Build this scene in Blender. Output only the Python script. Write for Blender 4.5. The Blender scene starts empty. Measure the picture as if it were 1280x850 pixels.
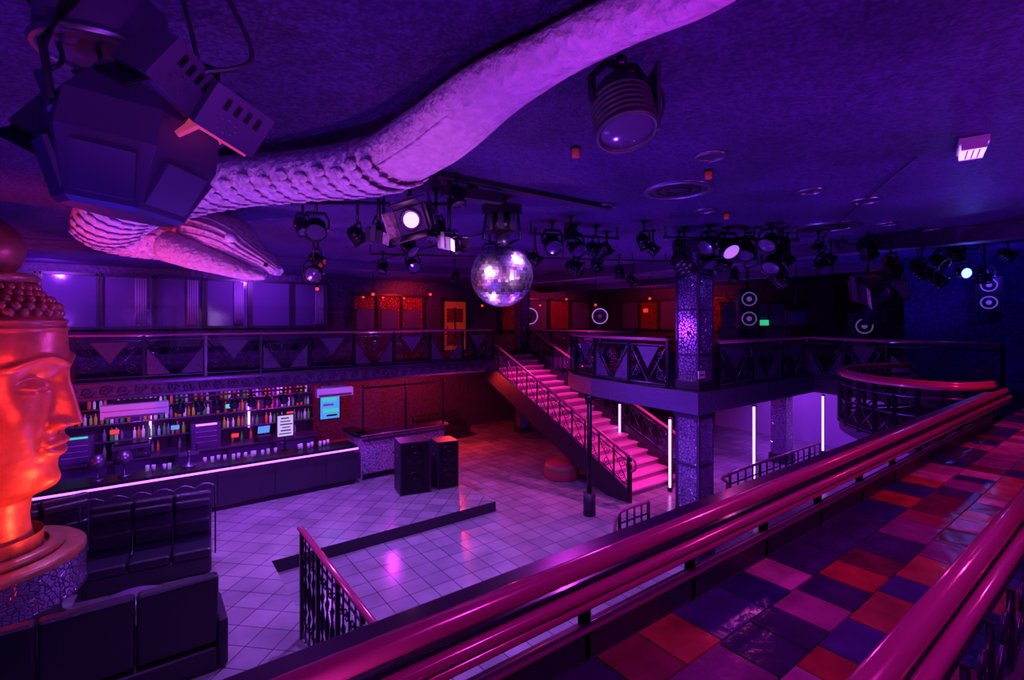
import bpy, math, random, bmesh
from mathutils import Vector, Matrix, Euler
random.seed(7)
scn=bpy.context.scene
try:
    scn.view_settings.view_transform='Standard'
except Exception: pass
pi=math.pi
V=Vector
# ---- station frame: r = metres right of the camera axis, d = metres ahead, z = height
CF=V((0.599,0.801,0)); CR=V((0.801,-0.599,0)); EYE=4.7
def A(r,d,z): 
    p=CF*d+CR*r; return V((p.x,p.y,z))
# ---------------------------------------------------------------- materials
def nt(name):
    m=bpy.data.materials.new(name); m.use_nodes=True
    return m,m.node_tree.nodes,m.node_tree.links,m.node_tree.nodes['Principled BSDF']
def mat(name,col,rough=.5,metal=0,em=None,es=0,bump=0,bscale=20,var=0,btype='noise',coat=0,bd=.05,cw=.12):
    m,n,l,b=nt(name)
    b.inputs['Base Color'].default_value=(*col,1); b.inputs['Roughness'].default_value=rough
    b.inputs['Metallic'].default_value=metal
    if coat: b.inputs['Coat Weight'].default_value=coat; b.inputs['Coat Roughness'].default_value=.1
    if em: b.inputs['Emission Color'].default_value=(*em,1); b.inputs['Emission Strength'].default_value=es
    tc=n.new('ShaderNodeTexCoord')
    if bump or var:
        if btype=='noise':
            t=n.new('ShaderNodeTexNoise'); t.inputs['Scale'].default_value=bscale; t.inputs['Detail'].default_value=6
            out=t.outputs['Fac']
            if var:
                r=n.new('ShaderNodeMapRange'); r.inputs['From Min'].default_value=.3;r.inputs['From Max'].default_value=.7; l.new(out,r.inputs['Value']); out=r.outputs['Result']
        else:
            t=n.new('ShaderNodeTexVoronoi'); t.inputs['Scale'].default_value=bscale; t.feature='DISTANCE_TO_EDGE' if btype=='crack' else 'F1'
            out=t.outputs['Distance']
        l.new(tc.outputs['Object'],t.inputs['Vector'])
        if btype=='crack':
            r=n.new('ShaderNodeMapRange'); r.inputs['From Max'].default_value=cw; l.new(out,r.inputs['Value']); out=r.outputs['Result']
        if bump:
            bp=n.new('ShaderNodeBump'); bp.inputs['Strength'].default_value=bump; bp.inputs['Distance'].default_value=bd
            l.new(out,bp.inputs['Height']); l.new(bp.outputs['Normal'],b.inputs['Normal'])
        if var:
            mx=n.new('ShaderNodeMix'); mx.data_type='RGBA'
            mx.inputs[6].default_value=(*[c*(1-var) for c in col],1); mx.inputs[7].default_value=(*[min(1,c*(1+var)) for c in col],1)
            l.new(out,mx.inputs[0]); l.new(mx.outputs[2],b.inputs['Base Color'])
    return m
def tilemat(name,c1,c2,mortar,size,rot=0,rough=.25,msz=.008):
    m,n,l,b=nt(name)
    tc=n.new('ShaderNodeTexCoord'); mp=n.new('ShaderNodeMapping'); mp.inputs['Rotation'].default_value=(0,0,rot)
    t=n.new('ShaderNodeTexBrick'); t.offset=0; t.squash=1
    t.inputs['Scale'].default_value=1; t.inputs['Brick Width'].default_value=size; t.inputs['Row Height'].default_value=size
    t.inputs['Mortar Size'].default_value=msz; t.inputs['Mortar Smooth'].default_value=.1
    t.inputs['Color1'].default_value=(*c1,1); t.inputs['Color2'].default_value=(*c2,1); t.inputs['Mortar'].default_value=(*mortar,1)
    l.new(tc.outputs['Object'],mp.inputs['Vector']); l.new(mp.outputs['Vector'],t.inputs['Vector'])
    no=n.new('ShaderNodeTexNoise'); no.inputs['Scale'].default_value=1.3; no.inputs['Detail'].default_value=8
    l.new(tc.outputs['Object'],no.inputs['Vector'])
    mx=n.new('ShaderNodeMix'); mx.data_type='RGBA'; mx.blend_type='MULTIPLY'; mx.inputs[0].default_value=.75
    l.new(t.outputs['Color'],mx.inputs[6]); l.new(no.outputs['Fac'],mx.inputs[7]); l.new(mx.outputs[2],b.inputs['Base Color'])
    mr=n.new('ShaderNodeMapRange'); mr.inputs['To Min'].default_value=rough*.6; mr.inputs['To Max'].default_value=rough*1.7
    l.new(no.outputs['Fac'],mr.inputs['Value']); l.new(mr.outputs['Result'],b.inputs['Roughness'])
    bp=n.new('ShaderNodeBump'); bp.inputs['Strength'].default_value=.3; bp.inputs['Distance'].default_value=.01; bp.invert=True
    l.new(t.outputs['Fac'],bp.inputs['Height']); l.new(bp.outputs['Normal'],b.inputs['Normal'])
    return m
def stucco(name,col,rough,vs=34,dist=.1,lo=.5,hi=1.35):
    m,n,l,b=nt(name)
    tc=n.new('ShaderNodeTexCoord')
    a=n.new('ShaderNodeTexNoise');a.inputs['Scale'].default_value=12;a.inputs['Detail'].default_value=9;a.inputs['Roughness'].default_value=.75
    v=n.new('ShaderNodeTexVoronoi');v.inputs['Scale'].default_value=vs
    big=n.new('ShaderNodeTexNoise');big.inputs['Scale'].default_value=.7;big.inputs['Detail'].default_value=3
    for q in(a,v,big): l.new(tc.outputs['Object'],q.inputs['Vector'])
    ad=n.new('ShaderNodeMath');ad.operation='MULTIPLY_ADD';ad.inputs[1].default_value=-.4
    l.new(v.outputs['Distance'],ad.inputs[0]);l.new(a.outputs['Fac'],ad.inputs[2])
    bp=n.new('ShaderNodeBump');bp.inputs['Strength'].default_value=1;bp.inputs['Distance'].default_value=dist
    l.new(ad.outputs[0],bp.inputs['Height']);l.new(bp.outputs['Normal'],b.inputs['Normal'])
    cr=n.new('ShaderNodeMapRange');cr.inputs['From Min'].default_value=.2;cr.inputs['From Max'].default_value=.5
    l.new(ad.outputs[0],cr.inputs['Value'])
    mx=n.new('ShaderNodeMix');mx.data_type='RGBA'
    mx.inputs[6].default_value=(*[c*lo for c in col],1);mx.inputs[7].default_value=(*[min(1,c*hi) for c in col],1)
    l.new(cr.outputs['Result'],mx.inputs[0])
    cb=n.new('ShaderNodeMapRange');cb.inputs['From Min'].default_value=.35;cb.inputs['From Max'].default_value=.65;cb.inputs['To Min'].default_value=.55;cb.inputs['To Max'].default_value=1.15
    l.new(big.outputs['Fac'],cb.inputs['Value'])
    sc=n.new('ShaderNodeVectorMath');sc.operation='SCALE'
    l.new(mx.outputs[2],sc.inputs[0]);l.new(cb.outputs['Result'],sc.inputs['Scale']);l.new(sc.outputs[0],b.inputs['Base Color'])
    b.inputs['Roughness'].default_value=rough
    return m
BLK=mat('black_metal',(.018,.013,.03),.33,.6)
BLK2=mat('matte_black',(.028,.018,.05),.45)
IRON=mat('wrought_iron',(.09,.05,.15),.35,.7)
FASC=mat('dark_fascia',(.07,.035,.14),.5,0,bump=.4,bscale=14)
RAIL=mat('red_lacquer_rail',(.62,.07,.22),.2,.1,coat=.7)
RAILM=mat('mezzanine_rail_wood',(.42,.09,.24),.3,0,coat=.3)
RAILD=mat('dark_plum_ledge',(.03,.01,.05),.3,0,coat=.3)
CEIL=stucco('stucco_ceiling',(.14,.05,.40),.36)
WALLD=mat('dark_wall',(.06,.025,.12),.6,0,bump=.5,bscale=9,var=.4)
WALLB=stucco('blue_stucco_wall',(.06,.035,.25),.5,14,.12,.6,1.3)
WALLP=mat('pale_wall',(.45,.32,.62),.5,0,bump=.1,bscale=6)
MOSA=mat('mosaic_relief',(.24,.16,.38),.24,.65,bump=.8,bscale=15,var=.6,btype='crack',bd=.02)
LACE=mat('red_lace_panel',(.2,.02,.03),.5,0,bump=.8,bscale=9,var=.8,btype='crack')
LEO=mat('leopard_tile',(.2,.12,.28),.35,0,bump=.4,bscale=13,var=.9,btype='crack')
STONE=mat('gilded_statue',(.48,.18,.11),.36,.3,bump=.15,bscale=7,var=.18,bd=.02)
SNK=mat('serpent_smooth',(.66,.42,.62),.55,0,bump=.9,bscale=14,var=.16,bd=.03)
SCALE=mat('serpent_scales',(.62,.42,.68),.5,0,bump=.7,bscale=16,var=.3,bd=.03)
LEA=mat('black_leather',(.018,.013,.04),.36,0,bump=.15,bscale=40,coat=.1)
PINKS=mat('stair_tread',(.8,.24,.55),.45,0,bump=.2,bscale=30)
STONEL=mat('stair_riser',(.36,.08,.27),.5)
GLASS=mat('dark_window_glass',(.13,.08,.25),.12,.1,bump=.1,bscale=2)
CURT=mat('grey_curtain',(.3,.22,.42),.7)
FRAME=mat('window_frame',(.03,.015,.05),.4)
WHITE=mat('white_plastic',(.7,.62,.78),.4)
LED=mat('led_lilac',(.8,.5,1),.4,em=(.58,.14,1),es=2.6)
LEDW=mat('led_tube',(.9,.7,1),.4,em=(.72,.26,1),es=4)
LENS=mat('glass_lens',(.12,.07,.25),.08,.5)
LENSP=mat('lens_pink',(1,.5,.9),.2,em=(1,.22,.8),es=3.5)
LENSR=mat('lens_red',(1,.1,.05),.3,em=(1,.04,.02),es=1.5)
LENSB=mat('lens_blue',(.2,.2,1),.3,em=(.08,.12,1),es=8)
DIMR=mat('dim_red_glow',(.4,.04,.05),.4,em=(.9,.04,.05),es=.12)
FLAPR=mat('coral_reflector',(.75,.12,.25),.3,em=(1,.08,.25),es=.35)
GREEN=mat('green_screen',(.1,.8,.5),.3,em=(.05,.9,.4),es=.6)
SCRB=mat('blue_screen',(.1,.4,.9),.3,em=(.1,.5,1),es=.6)
REDS=mat('red_screen',(.8,.1,.08),.3,em=(1,.06,.03),es=.6)
PAPER=mat('lit_sign_face',(.85,.9,.8),.4,em=(.7,.95,.65),es=.35)
ORANGE=mat('orange_door',(.6,.07,.03),.5,em=(.9,.07,.02),es=.1)  # weak emission stands in for red light falling on the door
CONE=mat('pale_cone',(.7,.55,.8),.4,em=(.5,.25,.9),es=.12)  # faint glow in the material so the speaker cones look lit
RINGG=mat('ring_glow',(.8,.5,1),.3,em=(.6,.25,1),es=.6)
FLOORL=tilemat('floor_tile_low',(.56,.48,.60),(.40,.33,.46),(.10,.06,.13),.42,0,.17)
FLOORH=tilemat('floor_tile_platform',(.56,.48,.60),(.40,.33,.46),(.11,.07,.14),.42,pi/4,.17)
CARP=mat('dark_carpet',(.03,.015,.04),.8)
MOTOR=mat('grey_metal',(.2,.15,.3),.35,.8)
# ---------------------------------------------------------------- mesh builder
def frame(dv):
    return V(dv).normalized().to_track_quat('Z','Y').to_matrix()
class M:
    def __init__(s): s.v=[];s.f=[];s.m=[];s.sm=[];s.mats=[]
    def mi(s,m):
        if m not in s.mats: s.mats.append(m)
        return s.mats.index(m)
    def add(s,vs,fs,m,smooth=False):
        o=len(s.v); s.v+= [V(v) for v in vs]; k=s.mi(m)
        for f in fs: s.f.append([o+i for i in f]); s.m.append(k); s.sm.append(smooth)
    def box(s,c,sz,m,R=None):
        c=V(c); x,y,z=[a/2 for a in sz]
        vs=[V((i*x,j*y,k*z)) for i in(-1,1) for j in(-1,1) for k in(-1,1)]
        if R is not None:
            if not isinstance(R,Matrix): R=Euler(R).to_matrix()
            vs=[R@v for v in vs]
        s.add([c+v for v in vs],[(0,1,3,2),(4,6,7,5),(0,4,5,1),(2,3,7,6),(0,2,6,4),(1,5,7,3)],m)
    def cyl(s,a,b,r0,m,r1=None,n=14,smooth=True):
        if r1 is None:r1=r0
        a=V(a);b=V(b);F=frame(b-a);vs=[]
        for p,r in((a,r0),(b,r1)):
            for i in range(n):
                t=2*pi*i/n; vs.append(p+F@V((r*math.cos(t),r*math.sin(t),0)))
        s.add(vs,[(i,(i+1)%n,n+(i+1)%n,n+i) for i in range(n)],m,smooth)
        s.add(vs[:n],[tuple(range(n))[::-1]],m); s.add(vs[n:],[tuple(range(n))],m)
    def tube(s,pts,r,m,n=8,prof=None,closed=False,flat=1.0,smooth=None):
        pts=[V(p) for p in pts];N=len(pts);vs=[]
        if smooth is None: smooth=prof is None
        for i,p in enumerate(pts):
            if closed: t=pts[(i+1)%N]-pts[i-1]
            else: t=pts[min(i+1,N-1)]-pts[max(i-1,0)]
            t.normalize()
            up=V((0,0,1)) if abs(t.z)<.95 else V((0,1,0))
            sx=t.cross(up).normalized(); u=sx.cross(t).normalized()
            rr=r[i] if isinstance(r,(list,tuple)) else r
            for k in range(n):
                if prof: a=[(-1,-1),(1,-1),(1,1),(-1,1)][k]; vs.append(p+sx*a[0]*prof[0]+u*a[1]*prof[1])
                else:
                    a=2*pi*k/n; vs.append(p+sx*rr*math.cos(a)+u*rr*flat*math.sin(a))
        fs=[]
        for i in range(N if closed else N-1):
            j=(i+1)%N
            for k in range(n): fs.append((i*n+k,i*n+(k+1)%n,j*n+(k+1)%n,j*n+k))
        s.add(vs,fs,m,smooth)
        if not closed:
            s.add(vs[:n],[tuple(range(n))[::-1]],m); s.add(vs[-n:],[tuple(range(n))],m)
    def lathe(s,prof,c,axis,m,n=20,smooth=True):
        F=frame(axis);c=V(c);vs=[]
        for r,h in prof:
            for i in range(n):
                t=2*pi*i/n; vs.append(c+F@V((r*math.cos(t),r*math.sin(t),h)))
        fs=[]
        for j in range(len(prof)-1):
            for i in range(n): fs.append((j*n+i,j*n+(i+1)%n,(j+1)*n+(i+1)%n,(j+1)*n+i))
        s.add(vs,fs,m,smooth)
    def sph(s,c,r,m,sc=(1,1,1),n=16,R=None):
        c=V(c);vs=[]
        for j in range(n//2+1):
            p=pi*j/(n//2)
            for i in range(n):
                t=2*pi*i/n; v=V((r*sc[0]*math.sin(p)*math.cos(t),r*sc[1]*math.sin(p)*math.sin(t),r*sc[2]*math.cos(p)))
                if R is not None: v=R@v
                vs.append(c+v)
        s.add(vs,[(j*n+i,(j+1)*n+i,(j+1)*n+(i+1)%n,j*n+(i+1)%n) for j in range(n//2) for i in range(n)],m,True)
    def prism(s,poly,z0,z1,m,mtop=None,mside=None):
        n=len(poly);lo=[V((x,y,z0)) for x,y in poly];hi=[V((x,y,z1)) for x,y in poly]
        s.add(lo,[tuple(range(n))[::-1]],m); s.add(hi,[tuple(range(n))],mtop or m)
        s.add(lo+hi,[(i,(i+1)%n,n+(i+1)%n,n+i) for i in range(n)],mside or m)
    def plate(s,pts,th,m):
        pts=[V(p) for p in pts];nn=(pts[1]-pts[0]).cross(pts[2]-pts[0]).normalized()*th/2
        n=len(pts)
        s.add([p-nn for p in pts]+[p+nn for p in pts],[tuple(range(n))[::-1],tuple(range(n,2*n))]+[(i,(i+1)%n,n+(i+1)%n,n+i) for i in range(n)],m)
    def done(s,name,bevel=0,loc=None,rz=0,seg=2):
        vs=s.v
        if loc is None:
            xs=[v.x for v in vs];ys=[v.y for v in vs];zs=[v.z for v in vs]
            o=V(((min(xs)+max(xs))/2,(min(ys)+max(ys))/2,min(zs))); vs=[v-o for v in vs]
        else: o=V(loc)
        me=bpy.data.meshes.new(name); me.from_pydata([tuple(v) for v in vs],[],s.f)
        for m in s.mats: me.materials.append(m)
        me.polygons.foreach_set('material_index',s.m); me.polygons.foreach_set('use_smooth',s.sm)
        bm=bmesh.new();bm.from_mesh(me);bmesh.ops.remove_doubles(bm,verts=bm.verts,dist=1e-5)
        bmesh.ops.recalc_face_normals(bm,faces=bm.faces);bm.to_mesh(me);bm.free()
        ob=bpy.data.objects.new(name,me); ob.location=o; ob.rotation_euler=(0,0,rz)
        scn.collection.objects.link(ob)
        if bevel:
            b=ob.modifiers.new('bevel','BEVEL');b.width=bevel;b.segments=seg;b.limit_method='ANGLE'
        return ob
def catmull(P,n=8,closed=False):
    P=[V(p) for p in P];out=[];N=len(P)
    for i in range(N if closed else N-1):
        if closed: p0,p1,p2,p3=P[i-1],P[i],P[(i+1)%N],P[(i+2)%N]
        else: p0,p1,p2,p3=P[max(i-1,0)],P[i],P[i+1],P[min(i+2,N-1)]
        for k in range(n):
            t=k/n; out.append(.5*((2*p1)+(p2-p0)*t+(2*p0-5*p1+4*p2-p3)*t*t+(3*p1-p0-3*p2+p3)*t**3))
    if not closed: out.append(P[-1])
    return out
def lerp(T,v):
    if v<=T[0][0]: return T[0][1]
    for (a,x),(b,y) in zip(T,T[1:]):
        if v<=b:
            t=(v-a)/(b-a); t=t*t*(3-2*t); return x+(y-x)*t
    return T[-1][1]
def rads(R,n):
    o=[]
    for a,b in zip(R,R[1:]):
        for k in range(n): o.append(a+(b-a)*k/n)
    return o+[R[-1]]
ZC=6.3; ZM=3.3; ZP=.2; ZL=-.05
rnd=random.uniform
# ================================================================= ROOM SHELL
m=M(); m.box((7.5,7.5,ZL-.1),(29,24,.2),FLOORL); m.done('floor')
m=M(); # raised bar platform (L shape)
m.prism([(-6.5,1.8),(1.95,1.8),(1.95,10.1),(7.05,10.1),(7.05,13.4),(8.2,18.9),(-6.5,18.9)],ZL,ZP,FLOORH,mtop=FLOORH,mside=BLK2)
m.done('platform_floor')
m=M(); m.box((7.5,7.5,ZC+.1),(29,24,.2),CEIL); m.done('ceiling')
m=M(); m.box((7.5,19.1,3.1),(29,.2,6.6),WALLD); m.done('wall_north')
m=M(); m.box((21.6,7.5,3.1),(.2,23.2,6.6),WALLD); m.done('wall_east')
m=M(); m.box((-6.6,7.5,3.1),(.2,23.2,6.6),WALLD); m.done('wall_west')
m=M(); m.box((7.5,-4.1,3.1),(29,.2,6.6),WALLD); m.done('wall_south')
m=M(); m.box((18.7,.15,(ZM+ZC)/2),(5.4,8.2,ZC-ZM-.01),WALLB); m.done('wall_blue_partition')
# ceiling beams
m=M(); m.box((11.4,7.5,ZC-.14),(.35,22.8,.28),FASC); m.done('trim_1',.01)
m=M(); m.box((16.2,11.8,ZC-.12),(.3,14.2,.24),FASC); m.done('trim_2',.01)
m=M(); m.box((3.9,4.75,ZC-.03),(2.7,.1,.06),BLK2); m.done('trim_3')
m=M(); m.box((4.6,13.6,ZC-.1),(13.2,.3,.2),FASC); m.done('trim_4',.01)
# mezzanine
def slab(name,poly,z0=2.88,z1=ZM):
    m=M(); m.prism(poly,z0,z1,FASC,mtop=CARP); 
    return m.done(name,.01)
slab('mezzanine_floor',[(-6.4,14.5),(10.2,14.5),(10.2,16),(12.75,16),(12.75,10.6),(10.2,10.6),(9.5,10.1),(9.0,9.4),(8.65,8.4),(8.5,7.2),(8.5,5.45),(13.6,5.45),(12.6,1.9),(12.6,-4),(21.4,-4),(21.4,18.95),(-6.4,18.95)])
# near walkway deck
m=M(); m.prism([(-6.4,-4),(12.6,-4),(12.6,1.48),(-6.4,1.48)],2.95,ZM-.02,CARP,mside=BLK2); m.done('walkway_floor')
# coloured tiles
cols=[((.03,.012,.14),'navy'),((.42,.07,.27),'mauve'),((.46,.03,.04),'red'),((.16,.01,.05),'maroon'),((.48,.08,.07),'rust'),((.26,.035,.22),'plum'),((.07,.02,.22),'indigo'),((.6,.15,.38),'rose'),((.05,.015,.12),'midnight'),((.28,.02,.08),'wine')]
TM=[mat('tile_'+n,c,.2,0,bump=.12,bscale=6,var=.3) for c,n in cols]
m=M(); m.box((5.5,.9,ZM-.012),(14,1.0,.015),BLK2)
ts=.26
row=0;y=.40
while y<1.34:
    x=-1.4+random.uniform(0,.3)
    while x<12.3:
        w=ts*random.choice((.8,1,1,1.25,1.5))
        m.box((x+w/2,y+ts/2,ZM+.001),(w-.01,ts-.01,.012),random.choice(TM)); x+=w
    y+=ts;row+=1
m.done('walkway_tiles')
# ================================================================= NEAR RAILS
m=M()
m.tube([(-1.6,1.31,3.79),(8.9,1.31,3.79)],.036,RAIL,16)
m.tube([(-1.6,1.262,3.72),(8.9,1.262,3.72)],.022,RAIL,14)
m.tube([(-1.6,1.272,3.672),(8.9,1.272,3.672)],.018,RAIL,14)
m.box((3.65,1.425,3.74),(10.5,.15,.035),RAILD)
m.box((3.65,1.325,3.69),(10.5,.06,.10),RAILD)
m.box((3.65,1.46,3.38),(10.5,.05,.13),BLK2)
m.tube([(-1.6,1.43,3.45),(8.9,1.43,3.45)],.02,RAILM,8)
m.box((3.65,1.41,3.55),(10.5,.02,.02),IRON)
for i in range(15):
    x=-1.5+i*.74
    m.box((x,1.455,3.515),(.04,.04,.42),BLK)
m.done('walkway_guard_rail',.004)
m=M()
m.tube([(-.2,.46,3.78),(6.2,.46,3.78)],.040,RAIL,16)
m.tube([(-.2,.395,3.75),(6.2,.395,3.75)],.024,RAIL,14)
m.box((3,.42,3.70),(6.4,.07,.05),RAILD)
m.box((3,.36,3.36),(6.4,.05,.06),IRON)
def spiral(m,c,ax,r,turn,mt,th=.012,sgn=1,ph=0):
    pts=[]
    for i in range(22):
        t=i/21; a=ph+sgn*t*turn*2*pi; rr=r*(1-.8*t)
        pts.append(V(c)+ax*rr*math.cos(a)+V((0,0,rr*math.sin(a))))
    m.tube(pts,th,mt,5)
ax=V((1,0,0))
for i in range(19):
    x=-.1+i*.34
    m.box((x,.37,3.52),(.022,.022,.34),IRON)
    spiral(m,(x+.1,.37,3.46),ax,.07,1.6,IRON,.008,1,pi/2)
    spiral(m,(x+.24,.37,3.58),ax,.07,1.6,IRON,.008,-1,-pi/2)
    m.tube([(x,.37,3.38),(x+.17,.37,3.52),(x+.34,.37,3.68)],.008,IRON,5)
m.done('walkway_inner_railing')
# ================================================================= RAILINGS
def resample(path,bay):
    P=[V((x,y,0)) for x,y in path];out=[P[0]]
    for a,b in zip(P,P[1:]):
        L=(b-a).length;n=max(1,round(L/bay))
        for i in range(1,n+1): out.append(a.lerp(b,i/n))
    return out
def railing(name,path,zd,h,bay=1.25,rm=RAILM):
    m=M();P=resample(path,bay)
    top=[V((p.x,p.y,zd+h)) for p in P]
    m.tube(top,.05,rm,10,flat=.7)
    m.tube([p-V((0,0,.12)) for p in top],.018,IRON,6)
    m.tube([V((p.x,p.y,zd+.07)) for p in P],.022,IRON,6)
    for i,p in enumerate(P):
        m.box((p.x,p.y,zd+h/2),(.06,.06,h),BLK)
    for i,(a,b) in enumerate(zip(P,P[1:])):
        ax=(b-a).normalized();L=(b-a).length
        q=lambda u,v:V((a.x+(b.x-a.x)*u,a.y+(b.y-a.y)*u,zd+v*h))
        m.tube([q(.03,.86),q(.5,.1)],.016,IRON,5); m.tube([q(.97,.86),q(.5,.1)],.016,IRON,5)
        if i%2==0:
            m.plate([q(.22,.84),q(.78,.84),q(.5,.38)],.015,FASC)
            m.tube([q(.03,.1),q(.3,.55)],.012,IRON,5); m.tube([q(.97,.1),q(.7,.55)],.012,IRON,5)
        else:
            m.plate([q(.05,.1),q(.42,.1),q(.05,.7)],.015,FASC); m.plate([q(.95,.1),q(.58,.1),q(.95,.7)],.015,FASC)
            spiral(m,q(.5,.6),ax,.16*h,1.6,IRON,.012)
        for u,sg in((.17,1),(.83,-1)):
            spiral(m,q(u,.28),ax,.13*h,1.5,IRON,.012,sg)
            spiral(m,q(u,.66),ax,.09*h,1.5,IRON,.01,-sg)
    return m.done(name)
railing('mezzanine_railing',[(-6.2,14.58),(10.05,14.58),(10.05,15.9)],ZM,1.05)
railing('mezzanine_railing',[(12.9,16.1),(12.9,10.5),(10.2,10.5),(9.56,10.02),(9.08,9.35),(8.74,8.36),(8.6,7.2),(8.6,6.2)],ZM,1.0)
railing('mezzanine_railing',[(9.35,5.55),(13.45,5.55),(12.75,3.7),(12.7,1.9)],ZM,.95)
# fascia ornament under left mezzanine rail
m=M()
m.box((1.8,14.46,3.24),(16.2,.05,.06),IRON); m.box((1.8,14.46,2.93),(16.2,.05,.06),IRON)
for i in range(50):
    x=-6.0+i*.315
    spiral(m,(x,14.46,3.08),V((1,0,0)),.12,1.5,IRON,.014,1 if i%2 else -1)
m.done('fascia_scrollwork')
# curved landing with double rail at walkway end
loop=[(9.5,1.52),(8.85,1.75),(8.75,2.35),(9.1,3.0),(10.0,3.6),(11.2,3.7),(12.3,3.2)]
LP=[p for p in catmull([V((x,y,0)) for x,y in loop],7)]
m=M()
for z,r in((3.78,.045),(3.62,.025),(3.35,.02),(3.0,.025)):
    m.tube([p+V((0,0,z)) for p in LP],r,RAIL if z>3.7 else IRON,10)
m.tube([V((p.x*.985+.18,p.y*.97+.05,3.82)) for p in LP],.035,RAIL,10)
for i in range(0,len(LP)-3,3):
    p=LP[i];q=LP[i+3]; m.box((p.x,p.y,3.36),(.05,.05,.86),BLK)
    m.tube([p+V((0,0,3.0)),q+V((0,0,3.35))],.014,IRON,5); m.tube([p+V((0,0,3.35)),q+V((0,0,3.0))],.014,IRON,5)
m.done('curved_balcony_railing')
m=M(); m.prism([(12.58,1.5),(12.58,3.2)]+[(p.x,p.y) for p in LP[::-1][1:]],2.8,2.95,FASC,mtop=CARP); m.done('curved_balcony_floor')
# ================================================================= COLUMNS
def column(x,y,w,mid=True):
    m=M()
    m.box((x,y,(2.88+ZL)/2),(w,w,2.88-ZL-.01),MOSA); m.box((x,y,ZL+.12),(w+.1,w+.1,.24),BLK2); m.box((x,y,2.8),(w+.1,w+.1,.12),BLK2)
    for z in(.9,1.8): m.box((x,y,z),(w+.04,w+.04,.05),BLK2)
    m.box((x,y,(ZM+ZC)/2),(w,w,ZC-ZM-.01),MOSA)
    m.box((x,y,3.4),(w+.1,w+.1,.18),BLK2); m.box((x,y,6.15),(w+.1,w+.1,.25),BLK2)
    for z in(4.0,4.9,5.6): m.box((x,y,z),(w+.03,w+.03,.04),BLK2)
    for sx in(-1,1):
        for sy in(-1,1): m.box((x+sx*w/2,y+sy*w/2,4.75),(.05,.05,2.6),IRON); m.box((x+sx*w/2,y+sy*w/2,1.4),(.05,.05,2.7),IRON)
    m.done('mosaic_column',.01)
column(9.0,5.85,.48); column(12.95,16.6,.4)
m=M(); m.cyl((8.75,8.55,ZL),(8.75,8.55,2.88),.06,BLK); m.cyl((8.75,8.55,ZL),(8.75,8.55,.5),.15,BLK2,n=16); m.cyl((8.75,8.55,2.7),(8.75,8.55,2.87),.08,BLK,.16); m.done('support_post')
m=M(); m.box((17.2,7.9,1.4),(.5,.5,2.9),MOSA); m.box((17.2,7.9,.1),(.6,.6,.3),BLK2); m.box((17.2,7.9,2.75),(.6,.6,.2),BLK2); m.done('mosaic_column',.01)
# ================================================================= STAIRS
N=19; y0=8.74; y1=16.0; run=(y1-y0)/N; rise=(ZM-ZL)/N
m=M()
for i in range(N):
    zt=ZL+rise*(i+1); ya=y0+run*i
    h=min(.42,zt-ZL)
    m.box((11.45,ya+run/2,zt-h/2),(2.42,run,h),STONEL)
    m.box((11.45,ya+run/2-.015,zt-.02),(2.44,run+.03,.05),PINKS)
m.done('grand_staircase')
def stringer(x):
    m=M()
    pts=[V((x,y0-.25,ZL)),V((x,y0-.25,ZL+.32)),V((x,y1,ZM+.3)),V((x,y1,ZM-.35)),V((x,y0+.55,ZL))]
    m.plate(pts,.1,BLK2)
    a=V((x,y0-.25,ZL+1.2)); b=V((x,y1,ZM+1.12))
    m.tube([a,b],.045,RAILM,10); m.tube([a-V((0,0,.16)),b-V((0,0,.16))],.015,IRON,6); m.tube([a-V((0,0,.8)),b-V((0,0,.8))],.018,IRON,6)
    k=14
    for i in range(k+1):
        p=a.lerp(b,i/k); m.box((p.x,p.y,p.z-.48),(.035,.035,.96),BLK)
        if i<k:
            q=a.lerp(b,(i+1)/k); c=(p+q)/2
            spiral(m,c-V((0,0,.33)),V((0,1,0)),.15,1.6,IRON,.012); spiral(m,c-V((0,0,.63)),V((0,1,0)),.13,1.6,IRON,.012,-1)
            m.tube([p-V((0,0,.8)),q-V((0,0,.18))],.012,IRON,5)
    spiral(m,a+V((0,-.02,-.22)),V((0,-1,0)),.22,1.2,RAILM,.035,-1,pi/2)
    m.box((x,y0-.25,ZL+.6),(.09,.09,1.2),BLK)
    m.done('stair_balustrade')
stringer(10.16); stringer(12.74)
# ================================================================= LED TUBES
def ledpole(p,z0,z1):
    m=M(); x,y=p
    m.cyl((x,y,z0),(x,y,z1),.032,LEDW,n=10); m.cyl((x,y,z0-.1),(x,y,z0),.06,BLK); m.cyl((x,y,z1),(x,y,z1+.06),.05,BLK); m.box((x+.05,y,(z0+z1)/2),(.03,.09,z1-z0+.1),BLK2)
    m.done('led_tube_light')
ledpole((12.55,10.9),.75,1.95); ledpole((11.75,8.4),.06,1.95)
ledpole((14.2,7.3),.06,2.2); ledpole((19.4,7.5),.06,2.0); 
m=M(); m.box((20.9,8.0,1.4),(.15,9.0,2.9),WALLP); m.done('wall_pale_partition')
def groundrail(name,a,b,h=1.0,n=8):
    m=M();a=V(a);b=V(b)
    ax=(b-a).normalized()
    pts=[a+V((0,0,h*.45))-ax*.15,a+V((0,0,h*.8))-ax*.12,a+V((0,0,h))+ax*.06,b+V((0,0,h))]
    m.tube(catmull(pts,5),.035,RAILM,8)
    m.tube([a+V((0,0,.12)),b+V((0,0,.12))],.02,IRON,6);m.tube([a+V((0,0,h*.75)),b+V((0,0,h*.75))],.018,IRON,6)
    for i in range(n+1):
        p=a.lerp(b,i/n); m.cyl(p,p+V((0,0,h)),.02 if i%4 else .035,BLK,n=8)
    m.done(name)
groundrail('stair_well_railing',(11.5,6.5,ZL),(16.6,6.5,ZL),1.0,14)
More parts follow.
